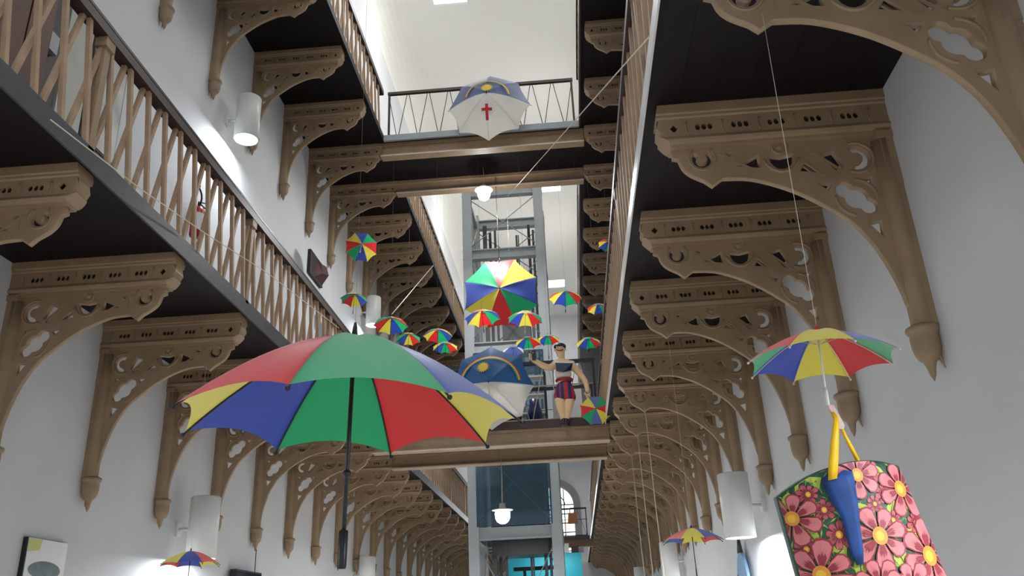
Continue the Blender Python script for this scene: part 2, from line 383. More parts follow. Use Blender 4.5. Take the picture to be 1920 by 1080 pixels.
# ------------------------------------------------------------------ slatted railings
def railing(label, x, y0, y1, z, inward, post0):
    t = empty('slatted_railing', (x, (y0+y1)/2, z), label, 'railing'); yc = (y0+y1)/2
    b = MB(); b.box(-.05, .05, y0-yc, y1-yc, .98, 1.06); b.build('handrail', M['rail'], t)
    b = MB(); b.box(-.035, .045, y0-yc, y1-yc, 1.075, 1.10); b.box(-.02, .02, y0-yc, y1-yc, 1.06, 1.075); b.build('top_bar', M['black'], t)
    b = MB(); b.box(-.03, .03, y0-yc, y1-yc, .015, .05); b.build('bottom_rail', M['edge'], t)
    sp = .298; n = int((y1-y0)/sp)
    us = MB(); us.bar((0, .21, .0), (0, 0, .99), .036, .034, up=(1, 0, 0)); um = us.mesh('upright_slat', [M['wood']])
    ds = MB(); ds.bar((0, -.30, .0), (0, -.045, .99), .036, .034, up=(1, 0, 0)); dm = ds.mesh('diagonal_slat', [M['wood']])
    lim = 98; st = MB(); st2 = MB()
    for i in range(n):
        y = y0+.12+i*sp-yc
        if i < lim:
            o = link('upright_slat', um, t); o.location = (-.012*inward, y, 0)
            if 0 < i < n-1: o = link('diagonal_slat', dm, t); o.location = (.012*inward, y, 0)
        else:
            st.bar((-.012*inward, y+.21, 0), (-.012*inward, y, .99), .03, .026, up=(1, 0, 0))
            st2.bar((.012*inward, y-.3, 0), (.012*inward, y-.045, .99), .03, .026, up=(1, 0, 0))
    if st.v:
        tag(st.build('upright_slat', M['wood'], t), kind='stuff'); tag(st2.build('diagonal_slat', M['wood'], t), kind='stuff')
    pm = MB(); pm.box(-.03, .03, -.035, .035, 0, 1.0); pm.box(-.045, .045, -.06, .06, .9, .985); pm = pm.mesh('post', [M['tan']])
    y = post0
    while y < y1:
        if y > y0: o = link('post', pm, t); o.location = (.0, y-yc, 0)
        y += S*2
    return t
RZ1, RZ2 = Z1+.101, Z2+.101
railing('long slatted wooden railing of the lower left gallery', EL-.03, 1.5, 31, RZ1, -1, 4.85-S*2)
railing('long slatted wooden railing of the lower right gallery, seen edge-on from below', ER+.045, 1.5, 31, RZ1, 1, 4.75-S*2)
railing('slatted wooden railing of the upper left gallery before the footbridge', EL-.045, 5, BY0, RZ2, -1, 7.95)
railing('slatted wooden railing of the upper left gallery beyond the footbridge', EL-.045, BY1+.05, 36, RZ2, -1, 18.0)
railing('slatted wooden railing of the upper right gallery before the footbridge', ER+.045, 5, BY0, RZ2, 1, 7.95)
railing('slatted wooden railing of the upper right gallery beyond the footbridge', ER+.045, BY1+.05, 36, RZ2, 1, 18.0)
def bridge_rail(label, y, z, x0, x1, hm, rm, sp=.3):
    t = empty('rod_railing', ((x0+x1)/2, y, z), label, 'railing'); xc = (x0+x1)/2
    b = MB(); b.box(x0-xc, x1-xc, -.03, .03, 1.0, 1.06); b.build('handrail', hm, t)
    b = MB(); b.tube([(x0-xc, 0, .03), (x1-xc, 0, .03)], .014, 6); b.build('bottom_rod', rm, t)
    if z < Z2:
        b = MB(); b.tube([(x0-xc, 0, .62), (x1-xc, 0, .62)], .012, 6); b.build('middle_rod', rm, t)
    n = int((x1-x0)/sp)
    m1 = MB(); m1.tube([(-sp*.42, 0, .03), (sp*.42, 0, 1.0)], .008, 6); m1 = m1.mesh('slanting_rod', [rm])
    m2 = MB(); m2.tube([(sp*.42, 0, .03), (-sp*.42, 0, 1.0)], .008, 6); m2 = m2.mesh('slanting_rod', [rm])
    for i in range(n):
        x = x0+sp*.5+i*(x1-x0)/n-xc
        link('slanting_rod', m1 if i % 2 else m2, t).location = (x, 0, 0)
    for x in (x0+.03, x1-.03):
        b = MB(); b.box(x-.02-xc, x+.02-xc, -.02, .02, 0, 1.0); b.build('post', hm, t)
bridge_rail('rod railing along the front of the upper footbridge, behind the white flag umbrella', BY0+.05, RZ2, EL+.08, ER-.08, M['rail'], M['darkrod'], .2)
bridge_rail('rod railing along the rear of the upper footbridge', BY1-.06, RZ2, EL+.08, ER-.08, M['rail'], M['rod'], .24)
bridge_rail('pale rod railing along the front of the lower footbridge, behind the statue', BY0+.05, RZ1, EL+.1, ER-.1, M['black'], M['rod'], .27)
bridge_rail('rod railing along the rear of the lower footbridge', BY1-.06, RZ1, EL+.1, ER-.1, M['black'], M['rod'], .3)
bridge_rail('dark railing of the distant footbridge beyond the lift', 33.2, RZ1, EL+.1, ER-.1, M['black'], M['darkrod'], .4)

# ------------------------------------------------------------------ lift
LX0, LX1, LY0, LY1 = -2.19, -.24, 18.0, 20.0
t = empty('lift_tower', ((LX0+LX1)/2, (LY0+LY1)/2, 0), 'tall grey steel lift tower with glass and braces behind the footbridges', 'lift')
ctr = Vector(t.location)
def hcol():
    b = MB(); b.box(-.11, .11, -.11, -.085, 0, 11.95); b.box(-.11, .11, .085, .11, 0, 11.95); b.box(-.025, .025, -.085, .085, 0, 11.95); return b.mesh('column', [M['steel']])
cm = hcol()
for x in (LX0+.1, LX1-.1):
    for y in (LY0+.1, LY1-.1): link('column', cm, t).location = Vector((x, y, 0))-ctr
zl = [3.5, 5.6, 7.62, 9.98, 11.68]
for z in zl:
    for y in (LY0+.1, LY1-.1):
        b = MB(); w = (LX1-LX0)/2+.02
        b.box(-w, w, -.09, .09, .1, .125); b.box(-w, w, -.09, .09, -.125, -.1); b.box(-w, w, -.015, .015, -.1, .1)
        link('crossbeam', b.mesh('crossbeam', [M['steel']]), t).location = Vector((ctr.x, y, z))-ctr
    for x in (LX0+.1, LX1-.1):
        b = MB(); b.box(-.07, .07, -.9, .9, -.1, .1); link('side_beam', b.mesh('side_beam', [M['steel']]), t).location = Vector((x, ctr.y, z))-ctr
zz = [.1]+zl
for z0, z1 in zip(zz, zz[1:]):
    for y in (LY0+.06, LY1-.06):
        for s_ in (-1, 1):
            b = MB(); b.tube([(s_*-.86, y-ctr.y, z0+.15), (s_*.86, y-ctr.y, z1-.15)], .012 if y < 19 else .01, 6); b.build('brace_rod', M['steel'] if y < 19 else M['edge'], t)
    for x in (LX0+.16, LX1-.16):
        for s_ in (-1, 1):
            b = MB(); b.tube([(x-ctr.x, s_*-.86, z0+.15), (x-ctr.x, s_*.86, z1-.15)], .016, 6); b.build('brace_rod', M['rod'], t)
for x, y, w, m in ((LX0+.42, 19.2, .1, 'edge'), (LX0+.52, 19.6, .07, 'black'), (LX0+.66, 19.5, .06, 'edge'), (LX1-.4, 19.3, .07, 'black'), (LX1-.3, 19.6, .06, 'edge'), (LX1-.75, 19.85, .05, 'edge'), (LX1-.70, 19.85, .03, 'edge')):
    b = MB(); b.box(x-w/2-ctr.x, x+w/2-ctr.x, y-w/2-ctr.y, y+w/2-ctr.y, 0, 11.3); b.build('guide_rail', M[m], t)
glass = mat('lift_glass', sr(96, 120, 134), .06, spec=.8)
nt = glass.node_tree; tr = nt.nodes.new('ShaderNodeBsdfTransparent'); tr.inputs[0].default_value = (.55, .66, .72, 1); mx = nt.nodes.new('ShaderNodeMixShader'); mx.inputs[0].default_value = .72
nt.links.new(nt.nodes['Principled BSDF'].outputs[0], mx.inputs[1]); nt.links.new(tr.outputs[0], mx.inputs[2]); nt.links.new(mx.outputs[0], nt.nodes['Material Output'].inputs[0])
for z0, z1 in ((3.64, 5.46), (5.74, 7.48)):
    b = MB(); b.box(-.80, .80, LY0-.03-ctr.y, LY0-.018-ctr.y, z0, z1); b.build('glass_pane', glass, t)
    for s_ in (-1, 1):
        b = MB(); b.box(s_*.80-.006, s_*.80+.006, -.85, .85, z0, z1); b.build('glass_pane', glass, t)
b = MB(); b.box(-.2, .5, .3, .85, 7.9, 8.6); b.build('counterweight', M['edge'], t)
t2 = empty('lift_car', (ctr.x+.05, ctr.y+.1, 3.45), 'dark glazed lift car inside the steel tower below the footbridge', 'lift car')
cg = mat('lift_car_panel', sr(62, 74, 88), .3, metal=.3, noise=.1, nscale=2)
b = MB(); b.box(-.55, .55, .5, .55, 0, 2.3); b.box(-.6, -.55, -.5, .55, 0, 2.3); b.box(.55, .6, -.5, .55, 0, 2.3); b.build('car_body', cg, t2)
b = MB(); b.box(-.6, .6, -.5, .55, -.35, 0); b.build('car_floor', M['black'], t2)
b = MB(); b.box(-.6, .6, -.5, .55, 2.3, 2.4); b.build('car_roof', M['edge'], t2)
b = MB(); b.box(-.55, .55, -.5, -.48, .1, 2.3); b.build('car_door', glass, t2)
b = MB(); b.box(.1, .34, -.35, -.1, 2.22, 2.3); b.build('car_light', M['white'], t2)
b = MB(); b.box(-.36, -.2, LY0-.2-ctr.y, LY0-.034-ctr.y, 5.5, 5.72); b.build('control_box', M['black'], t)  # dark camera box joined to the front of the tower

# ------------------------------------------------------------------ lamps
def wall_lamp(x, y, z, side, label, e, below=False):
    t = empty('wall_lamp', (x, y, z), label, 'lamp', None)
    b = MB(); r = .175
    b.lathe([(0, .72), (r-.01, .72), (r, .71), (r, 0), (r-.006, 0), (r-.006, .05)], (0, 0, 0), 28); b.build('shade', M['white'], t)
    b = MB(); b.lathe([(0, .012), (r-.012, .012)], (0, 0, 0), 24)
    g = b.build('glowing_diffuser', M['glow'], t)
    b = MB(); d = (XL-x if side > 0 else XR-x); b.tube([(0, 0, .35), (d, 0, .35)], .02, 8); b.box(min(d, d+side*.03), max(d, d+side*.03), -.06, .06, .27, .43); b.build('wall_arm', M['white'], t)
    l = area('lamp_light', (x, y, z-.004), (0, 0, 0), .3, .3, e, (.86, .93, 1), 'DISK'); l.parent = t; l.location = (0, 0, -.004)
    return t
E_ = 80
wall_lamp(-4.42, 10.15, 6.83+H, 1, 'white cylinder lamp on the upper left wall, beside the upper brackets', 42)
wall_lamp(-4.42, 10.0, .93+H, 1, 'white cylinder lamp low on the left wall, above the small left umbrella', E_)
wall_lamp(1.88, 9.9, .86+H, -1, 'white cylinder lamp low on the right wall, beside the floral cushion', E_)
wall_lamp(-4.42, 18.3, .86+H, 1, 'white cylinder lamp far along the left wall, right of the umbrella handle', E_)
wall_lamp(1.88, 17.6, .80+H, -1, 'white cylinder lamp far along the right wall, behind the small umbrella', E_)
for y in (-1.8, 18.3, 26.5): wall_lamp(-4.42, y, 6.83+H, 1, 'white cylinder lamp on the upper left wall, %s' % {-1.8: 'beyond the near edge of the view', 18.3: 'behind the small hanging umbrellas', 26.5: 'far behind the upper footbridge'}[y], 22)
for y in (2.0, 26, 34): 
    wall_lamp(1.88, y, .86+H, -1, 'white cylinder lamp low on the right wall, %s' % {2.0: 'nearest the viewer', 26: 'past the far brackets', 34: 'farthest down the corridor'}[y], E_)
    wall_lamp(-4.42, y, .86+H, 1, 'white cylinder lamp low on the left wall, %s' % {2.0: 'nearest the viewer', 26: 'past the far brackets', 34: 'farthest down the corridor'}[y], E_)
def pendant_lamp(p, ztop, label, e, disc=True):
    t = empty('pendant_lamp', p, label, 'lamp')
    b = MB(); b.tube([(0, 0, .1), (.01, 0, (ztop-p.z)*.5), (0, 0, ztop-.04-p.z)], .008, 6); b.build('flex', M['rod'], t)
    b = MB(); b.lathe([(0, .12), (.05, .11), (.06, .03), (.19, .0), (.19, -.01), (.05, -.01)], (0, 0, 0), 24); b.build('reflector', M['white'], t)
    b = MB(); b.lathe([(.12, -.012), (.135, -.06), (.13, -.14), (.1, -.2), (.05, -.235), (0, -.245)], (0, 0, 0), 20); b.build('glass_bowl', M['glow'], t)
    l = point('lamp_light', p, e*.25, .14, (.95, .98, 1)); l.parent = t; l.location = (0, 0, -.42)
    l = area('lamp_light', p, (0, 0, 0), .3, .3, e, (.97, .98, 1), 'DISK'); l.parent = t; l.location = (0, 0, -.26)
pendant_lamp(at(942, 956, 15.0), Z1, 'glowing bell lamp hanging below the lower footbridge in front of the lift', 110)
pendant_lamp(at(907, 356, 15.0), Z2, 'glowing lamp hanging on a twisted wire below the upper footbridge', 165)
pendant_lamp(Vector((-1.3, -2.5, 8.5)), ZC, 'glowing lamp hanging over the near end of the corridor', 70)  # unseen lamp added behind the camera for its light

# ------------------------------------------------------------------ umbrellas
def umbrella(label, apex, R, hgt, colors, phase=0, axis=(0, 0, 1), shaft=.9, cord_to=None, hook=False, big=False, flag=None, handle='straight', roll_up=None, cloth=None, ribs=True, shaft_m='black', fin='black', group=None):
    """apex = top of the canopy; axis points out of the top; colors run round the canopy from the gore facing local -Y"""
    t = empty('umbrella', apex, label, 'umbrella', group)
    z = Vector(axis).normalized(); ref = Vector(roll_up) if roll_up else Vector((0, 1, 0))
    y = (ref-z*ref.dot(z)).normalized(); x = y.cross(z)
    t.rotation_euler = Matrix((x, y, z)).transposed().to_euler()
    if not roll_up: phase += math.degrees(math.atan2(-apex[0], apex[1]))   # which gore faces down the corridor
    N = len(colors); na, nb = 10, 12
    def prof(s): return R*s, -hgt*s**1.65
    b = MB(); pal = sorted(set(colors)); mats = [CLOTH[c] for c in pal]
    a0 = -PI/2+math.radians(phase)
    for g in range(N):
        c = a0+2*PI*g/N; hw = PI/N; vs = []; fs = []
        for j in range(nb+1):
            for i in range(na+1):
                q = 2*i/na-1
                s_ = j/nb*(1-.075*(1-q*q)*(j/nb)**2)
                r, zz_ = prof(s_); zz_ += -.012*R/.6*math.sin(PI*min(1, j/nb))*(1-q*q)
                p0 = Vector((math.cos(c-hw), math.sin(c-hw))); p1 = Vector((math.cos(c+hw), math.sin(c+hw)))
                pp = (p0*(1-q)/2+p1*(1+q)/2)*r
                # cloth bellies slightly out between the ribs
                vs.append((pp.x*(1+.03*(1-q*q)), pp.y*(1+.03*(1-q*q)), zz_))
        for j in range(nb):
            for i in range(na):
                k = j*(na+1)+i; fs.append((k, k+1, k+na+2, k+na+1))
        b.add(vs, fs, pal.index(colors[g]), True)
    o = b.build('canopy', mats, t)
    if ribs:
        for g in range(N):
            c = a0+2*PI*(g+.5)/N; b = MB(); pts = []
            for j in range(9):
                r, zz_ = prof(j/8*1.015); pts.append((math.cos(c)*r, math.sin(c)*r, zz_-.006))
            b.tube(pts, .0022 if R < .4 else .004, 5, caps=True)
            rr, z1_ = prof(.3); b.tube([(.012*math.cos(c), .012*math.sin(c), -hgt*.42), (math.cos(c)*rr, math.sin(c)*rr, z1_-.008)], .0016 if R < .4 else .003, 5)
            b.ball(pts[-1], .005 if R < .4 else .009, 6)
            b.build('rib', M['black'] if R > .4 or shaft_m == 'black' else M['rod'], t)
    b = MB(); b.tube([(0, 0, .02), (0, 0, -shaft)], .004 if R < .4 else .0085, 8); b.build('shaft', M[shaft_m], t)
    b = MB(); fl = .025 if R < .4 else .055
    b.tube([(0, 0, -.004), (0, 0, fl*.6), (0, 0, fl)], [.009, .007, .004] if R < .4 else [.014, .009, .005], 8); b.build('ferrule', M[fin] if fin in M else CLOTH[fin], t)
    b = MB()
    if big: b.tube([(0, 0, -shaft+.125), (0, 0, -shaft+.12), (0, 0, -shaft), (0, 0, -shaft-.008)], [.011, .017, .017, .014], 12); q = MB(); q.ball((0, 0, -shaft*.62), .016, 8); q.build('runner', M['black'], t)
    elif handle == 'hook': b.tube([(0, 0, -shaft+.08)]+[(0, 0, -shaft)]+[(.03-.03*math.cos(a), 0, -shaft-.03*math.sin(a)) for a in [.4*k for k in range(1, 9)]], .006, 6)
    else: b.tube([(0, 0, -shaft+.07), (0, 0, -shaft)], .008, 8)
    b.build('handle', M['black'] if shaft_m == 'black' or big else M['white'], t)
    if cord_to:
        b = MB(); inv = t.rotation_euler.to_matrix().transposed()
        p = inv @ (Vector(cord_to)-Vector(apex)); r0 = Vector((0, 0, fl*.9))
        b.tube([r0, (r0+p)/2, p], .0006 if R > .4 else .0013, 5); b.build('hanging_cord', M['cord'] if Vector(apex).y < 12 and R < .4 else M['nylon'], t)
    return t, prof
# large one close by
ap = at(665, 630, 3.0); ap.y = 3.0
umbrella('large red, green, blue and yellow umbrella hanging open in the foreground', ap, .64, .35, 'GBYRGBYR', 6, (.03, -.03, 1), .85, (ap.x+.02, 3.0, ap.z+9.0), big=True)
# bracket-hung frevo umbrellas near the walls
cR0 = Vector((XR-1.158, R1Y-S, Z1-.55))
ap = at(1532, 620, 3.15)
umbrella('small umbrella hanging at right above the floral cushion, red ferrule on top', ap, .285, .128, 'YBGRYBGR', 3, (.04, -.01, 1), .30, cR0, shaft_m='white', fin='R')
cR3 = Vector((XR-1.158, R1Y+2*S, Z1-.55))
umbrella('small umbrella low at right in front of the wall lamp, hung from a bracket tip', at(1296, 990, 7.657), .272, .11, 'YBGRYBGR', 0, (0, 0, 1), .42, cR3, handle='hook')
cL2 = Vector((XL+1.158, L1Y+2*S, Z1-.55))
umbrella('small umbrella low at left with a dark red tip, glowing wall behind it', at(358, 1033, 7.797), .28, .125, 'BRGYBRGY', 0, (0, 0, 1), .45, cL2, fin='R')
# the cluster hanging below the upper footbridge
UU = Z2-.002
def small(px, py, w, Y, label, cols, ph=0, axis=(0, 0, 1), sh=.46, k=.56, **kw):
    c = at(px, py, Y); dist = (c-CAM).length; R = w/2/f_px*dist*.985
    z = Vector(axis).normalized(); ap = c+z*(R*k*.55)
    umbrella(label, ap, R, R*k, cols, ph, axis, sh, (ap.x, ap.y, UU), **kw)
small(678, 461, 62, 14.2, 'small umbrella tipped towards the viewer beside the upper left brackets, topmost at left', 'BGRYBGRY', 0, (-.1, .75, .85), .42, shaft_m='white', ribs=True)
small(664, 558, 52, 15.1, 'small umbrella in front of the left wall, below the tipped one', 'YRGBYRGB', -10, (.0, .15, 1))
small(733, 605, 66, 14.0, 'small umbrella with a big yellow and blue front, left of the hanging cluster', 'BYRGBYRG', -22, (0, .2, 1))
small(766, 632, 48, 15.2, 'small umbrella partly hidden behind the large foreground umbrella', 'YBGRYBGR', 0, (0, .2, 1))
small(821, 625, 57, 14.1, 'small umbrella with red and green front beside the left gallery railing', 'GRYBGRYB', -22, (0, .15, 1))
small(835, 648, 50, 15.3, 'small umbrella with green front just above the blue flag umbrella, lower of its pair', 'GBYRGBYR', 0, (0, .1, 1))
small(904, 591, 70, 14.3, 'small umbrella with yellow and red front, left under the big round umbrella', 'RYBGRYBG', -10, (-.08, .1, 1))
small(985, 593, 70, 14.1, 'small umbrella with yellow front, right under the big round umbrella', 'YBGRYBGR', 0, (.06, .05, 1), shaft_m='white')
small(1060, 554, 65, 14.5, 'small umbrella against the pale upper wall right of the lift tower', 'GBYRGBYR', -22, (.05, .1, 1))
small(1121, 576, 44, 15.2, 'small umbrella half hidden by the right slatted railing', 'BYRGBYRG', 0, (0, 0.1, 1))
small(1141, 457, 40, 15.2, 'small umbrella mostly hidden by the right slatted railing, above the other', 'GBYRGBYR', 0, (.2, .3, 1))
small(1103, 640, 50, 14.9, 'small umbrella just above the footbridge handrail at right', 'GBYRGBYR', -10, (0, .1, 1), .3)
small(1027, 634, 46, 14.7, 'small umbrella above and beside the head of the statue', 'GBYRGBYR', 0, (0, .1, 1), .5)
small(990, 639, 52, 14.5, 'small umbrella above the raised hand of the statue', 'GBYRGBYR', 0, (-.05, .1, 1), .5)
small(962, 655, 44, 15.35, 'small pale blue umbrella peeping over the blue flag umbrella', 'LLWLLLWL', 0, (0, .1, 1), .5)
c = at(938, 549, 15.45)
umbrella('big round umbrella hung with its top facing the viewer, in front of the lift tower', c+Vector((0, -.1, .06)), .80, .27, 'RGBYRGBY', 0, (0.0, -1, .02), .75, None, roll_up=(0, 0, -1))
b = MB(); top = c+Vector((0, .05, .70)); b.tube([top, (top.x-.01, top.y-.1, Z2-.04)], .006, 6)
b.tube([top+Vector((-.02, -.12, .02)), top+Vector((.02, -.14, .02)), top+Vector((.02, -.14, -.04)), top+Vector((0, -.14, -.08))], .008, 6)
tag(b.build('hanging_wire', M['darkrod']), 'dark wire with a small hook holding up the big round umbrella', 'wire')

# flag umbrellas: blue half with rainbow and sun, white half with a red cross
GOLD = mat('gold_cloth', sr(236, 206, 70), .5, trans=.2); REDC = mat('red_cross_cloth', sr(196, 28, 44), .6)
RB = [mat('rainbow_'+n, sr(*c), .5) for n, c in (('red', (196, 70, 50)), ('yellow', (222, 190, 90)), ('green', (80, 140, 90)))]
BSHINY = mat('shiny_blue_cloth', sr(20, 110, 176), .2, trans=.1)
def decal(par, name, prof, R, pts2d, m, lift=.008):
    """cloth piece sewn on the canopy: list of polygons in (x,y) about the apex, draped on the dome"""
    b = MB()
    def P(x, y):
        s_ = min(.97, math.hypot(x, y)/R)
        # rib chords sit inside the dome circle: follow the lifted surface
        return (x, y, prof(s_)[1]+lift)
    for poly in pts2d:
        b.add([P(*q) for q in poly], [tuple(range(len(poly)))])
    o = b.build(name, m, par); so = o.modifiers.new('thickness', 'SOLIDIFY'); so.thickness = .002; so.offset = 1
    return o
def subquads(pts, w):                                     # ribbon along pts of width w
    out = []
    for (x0, y0), (x1, y1) in zip(pts, pts[1:]):
        L = math.hypot(x1-x0, y1-y0); nx, ny = -(y1-y0)/L*w/2, (x1-x0)/L*w/2
        out.append([(x0+nx, y0+ny), (x1+nx, y1+ny), (x1-nx, y1-ny), (x0-nx, y0-ny)])
    return out
def grid(x0, x1, y0, y1, n=4):
    return [[(x0+(x1-x0)*i/n, y0+(y1-y0)*j/n), (x0+(x1-x0)*(i+1)/n, y0+(y1-y0)*j/n), (x0+(x1-x0)*(i+1)/n, y0+(y1-y0)*(j+1)/n), (x0+(x1-x0)*i/n, y0+(y1-y0)*(j+1)/n)] for i in range(n) for j in range(n)]
def flag_umbrella(label, c, R, hgt, axis, roll, cross_y, sun, rb_r, phase, blue='N'):
    # local +Y (roll_up) is the blue half
    t, prof = umbrella(label, c, R, hgt, 'WWNNNNWW'.replace('N', blue), phase, axis, .7, None, roll_up=roll)
    sx, sy, sr_ = sun
    star = []
    for k in range(32):
        a = 2*PI*k/32; r = sr_*(1.25 if k % 2 else .8); star.append((sx+r*math.cos(a), sy+r*math.sin(a)))
    decal(t, 'sun_emblem', prof, R, [[star[i], star[(i+1) % 32], (sx, sy)] for i in range(32)], GOLD, .02)
    for k in range(3):
        r = rb_r-k*.02
        decal(t, 'rainbow_stripe', prof, R, subquads([(r*math.cos(a), r*.95*math.sin(a)) for a in [.12+(PI-.24)*q/18 for q in range(19)]], .021), RB[k], .016)
    if cross_y:
        decal(t, 'red_cross', prof, R, grid(-.024*R/.7, .024*R/.7, cross_y-.17, cross_y+.11)+grid(-.1, -.024, cross_y-.012, cross_y+.04)+grid(.024, .1, cross_y-.012, cross_y+.04), REDC, .014)
    return t
flag_umbrella('white and blue flag umbrella with red cross on the upper footbridge railing', at(912, 174, 13.2), .81, .44, (-.03, -1, .10), (0.03, 0, 1), -.34, (0, .14, .10), .44, 22.5)
flag_umbrella('big blue and white flag umbrella with yellow sun, behind the large foreground umbrella', at(916, 716, 13.25), .73, .36, (-.04, -1, .0), (0.02, 0, 1), None, (-.10, .28, .09), .52, 22.5, 'T')
# ------------------------------------------------------------------ statue
SK = mat('painted_skin', sr(232, 196, 150), .35); SHIRT = mat('white_shirt', sr(225, 215, 198), .55)
YS = 13.55
def skin_body(name, pts, edges, m, parent, root=0, sub=2):
    me = bpy.data.meshes.new(name); me.from_pydata([p for p, r in pts], edges, []); me.materials.append(m)
    o = bpy.data.objects.new(name, me); C.objects.link(o)
    sk = o.modifiers.new('skin', 'SKIN'); sk.use_smooth_shade = True
    for v, (p, r) in zip(me.skin_vertices[0].data, pts): v.radius = r if isinstance(r, tuple) else (r, r)
    me.skin_vertices[0].data[root].use_root = True
    ss = o.modifiers.new('sub', 'SUBSURF'); ss.levels = sub; ss.render_levels = sub
    dg = bpy.context.evaluated_depsgraph_get(); m2 = bpy.data.meshes.new_from_object(o.evaluated_get(dg))
    o.modifiers.clear(); o.data = m2
    if parent: o.parent = parent
    return o
base = at(1058, 797, YS)
st = empty('statue', base, 'painted statue of a man in white top and striped shorts standing on the footbridge', 'statue')
def sp_(x, y, dy=0): return at(x, y, YS+dy)-base
J = [(sp_(1058, 733), .115), (sp_(1057, 715), .10), (sp_(1056, 697), .125), (sp_(1056, 683), .09), (sp_(1054, 674), .042), (sp_(1052, 665), .07), (sp_(1050, 656), .098), (sp_(1049, 650), .085),
     (sp_(1041, 683), .075), (sp_(1031, 691, -.05), .066), (sp_(1015, 684, -.12), .055), (sp_(1003, 677, -.16), .043), (sp_(997, 672, -.17), .05),
     (sp_(1072, 684), .075), (sp_(1085, 698), .062), (sp_(1097, 714, -.03), .052), (sp_(1101, 728, -.08), .042), (sp_(1102, 736, -.1), .046),
     (sp_(1049, 740), .105), (sp_(1051, 760, -.04), .085), (sp_(1055, 778), .062), (sp_(1057, 792), .045),
     (sp_(1069, 741), .105), (sp_(1066, 761, -.04), .085), (sp_(1063, 778), .062), (sp_(1061, 792), .045)]
Ed = [(0, 1), (1, 2), (2, 3), (3, 4), (4, 5), (5, 6), (6, 7), (3, 8), (8, 9), (9, 10), (10, 11), (11, 12), (3, 13), (13, 14), (14, 15), (15, 16), (16, 17), (0, 18), (18, 19), (19, 20), (20, 21), (0, 22), (22, 23), (23, 24), (24, 25)]
skin_body('body', J, Ed, SK, st)
def finger(pts, r, i): return skin_body('finger', [(p, r) for p in pts], [(k, k+1) for k in range(len(pts)-1)], SK, st, 0, 1)
hand = sp_(998, 671, -.19)
for i in range(4):                                        # raised hand closed round the phone
    z = .045-.028*i
    finger([hand+Vector((.0, -.01, z)), hand+Vector((-.035, -.03, z+.004)), hand+Vector((-.05, -.065, z)), hand+Vector((-.02, -.085, z-.004))], .012, i)
finger([hand+Vector((.02, -.01, .04)), hand+Vector((.03, -.05, .065)), hand+Vector((.012, -.08, .07))], .013, 4)
hd2 = sp_(1102, 738, -.1)
for i in range(4): finger([hd2+Vector((-.03+.02*i, 0, 0)), hd2+Vector((-.03+.02*i, -.035, -.04)), hd2+Vector((-.025+.018*i, -.02, -.075))], .011, i)
finger([hd2+Vector((-.04, 0, .02)), hd2+Vector((-.055, -.035, -.01)), hd2+Vector((-.035, -.05, -.035))], .012, 4)
skin_body('shirt', [(sp_(1057, 720), .128), (sp_(1056, 697), .155), (sp_(1056, 682), .118), (sp_(1041, 682), .072), (sp_(1035, 687, -.03), .06), (sp_(1072, 683), .074), (sp_(1079, 691), .062)], [(0, 1), (1, 2), (2, 3), (3, 4), (2, 5), (5, 6)], SHIRT, st)
ys0 = -.165
b = MB(); P = [sp_(1041, 680, -.15), sp_(1074, 681, -.15), sp_(1071, 694, -.16), sp_(1056, 697, -.17), sp_(1043, 695, -.16)]
b.poly(P, .03, (0, 1, 0)); b.build('chest_panel', mat('dark_glossy_panel', sr(28, 34, 60), .12, noise=.5, nscale=8), st)
shm = mat('striped_shorts', sr(178, 34, 46), .5)
nt = shm.node_tree; tc = nt.nodes.new('ShaderNodeTexCoord'); sx_ = nt.nodes.new('ShaderNodeSeparateXYZ'); ad = nt.nodes.new('ShaderNodeMath'); ad.operation = 'ADD'; ad.inputs[1].default_value = .5
rp = nt.nodes.new('ShaderNodeValToRGB'); rp.color_ramp.interpolation = 'CONSTANT'
for i, (p_, c_) in enumerate(((0, (190, 120, 50)), (.33, (178, 34, 46)), (.40, (30, 36, 90)), (.455, (170, 34, 50)), (.475, (30, 36, 90)), (.53, (178, 34, 46)), (.60, (30, 36, 90)), (.655, (178, 34, 46)), (.70, (120, 40, 40)))):
    el = rp.color_ramp.elements[i] if i < 2 else rp.color_ramp.elements.new(p_)
    el.position = p_; el.color = sr(*c_)
nt.links.new(tc.outputs['Object'], sx_.inputs[0]); nt.links.new(sx_.outputs[0], ad.inputs[0]); nt.links.new(ad.outputs[0], rp.inputs[0]); nt.links.new(rp.outputs[0], nt.nodes['Principled BSDF'].inputs['Base Color'])
skin_body('shorts', [(sp_(1058, 712), .115), (sp_(1058, 722), .145), (sp_(1058, 737), .135), (sp_(1050, 742), .125), (sp_(1047, 755), .128), (sp_(1067, 743), .125), (sp_(1071, 756), .128)], [(0, 1), (1, 2), (2, 3), (3, 4), (2, 5), (5, 6)], shm, st)
b = MB(); w0 = sp_(1058, 714); b.lathe([(.115, -.02), (.15, 0), (.15, .02), (.12, .04)], w0, 16); b.build('waistband', mat('red_band', sr(150, 30, 44), .5), st)
for x in (1057, 1062):
    skin_body('boot', [(sp_(x, 782, -.005), .06), (sp_(x, 792), .062), (sp_(x-1, 797, -.1), .045)], [(0, 1), (1, 2)], M['black'], st, 0, 1)
hc = sp_(1050, 655); b = MB(); b.ball(hc+Vector((0, .01, .05)), .1, 12, 0, (1.08, 1.1, .62)); b.build('beret', M['black'], st)
b = MB(); b.ball(hc+Vector((-.005, -.105, -.01)), .02, 8, 0, (.8, 1.2, 1.3)); b.build('nose', SK, st)
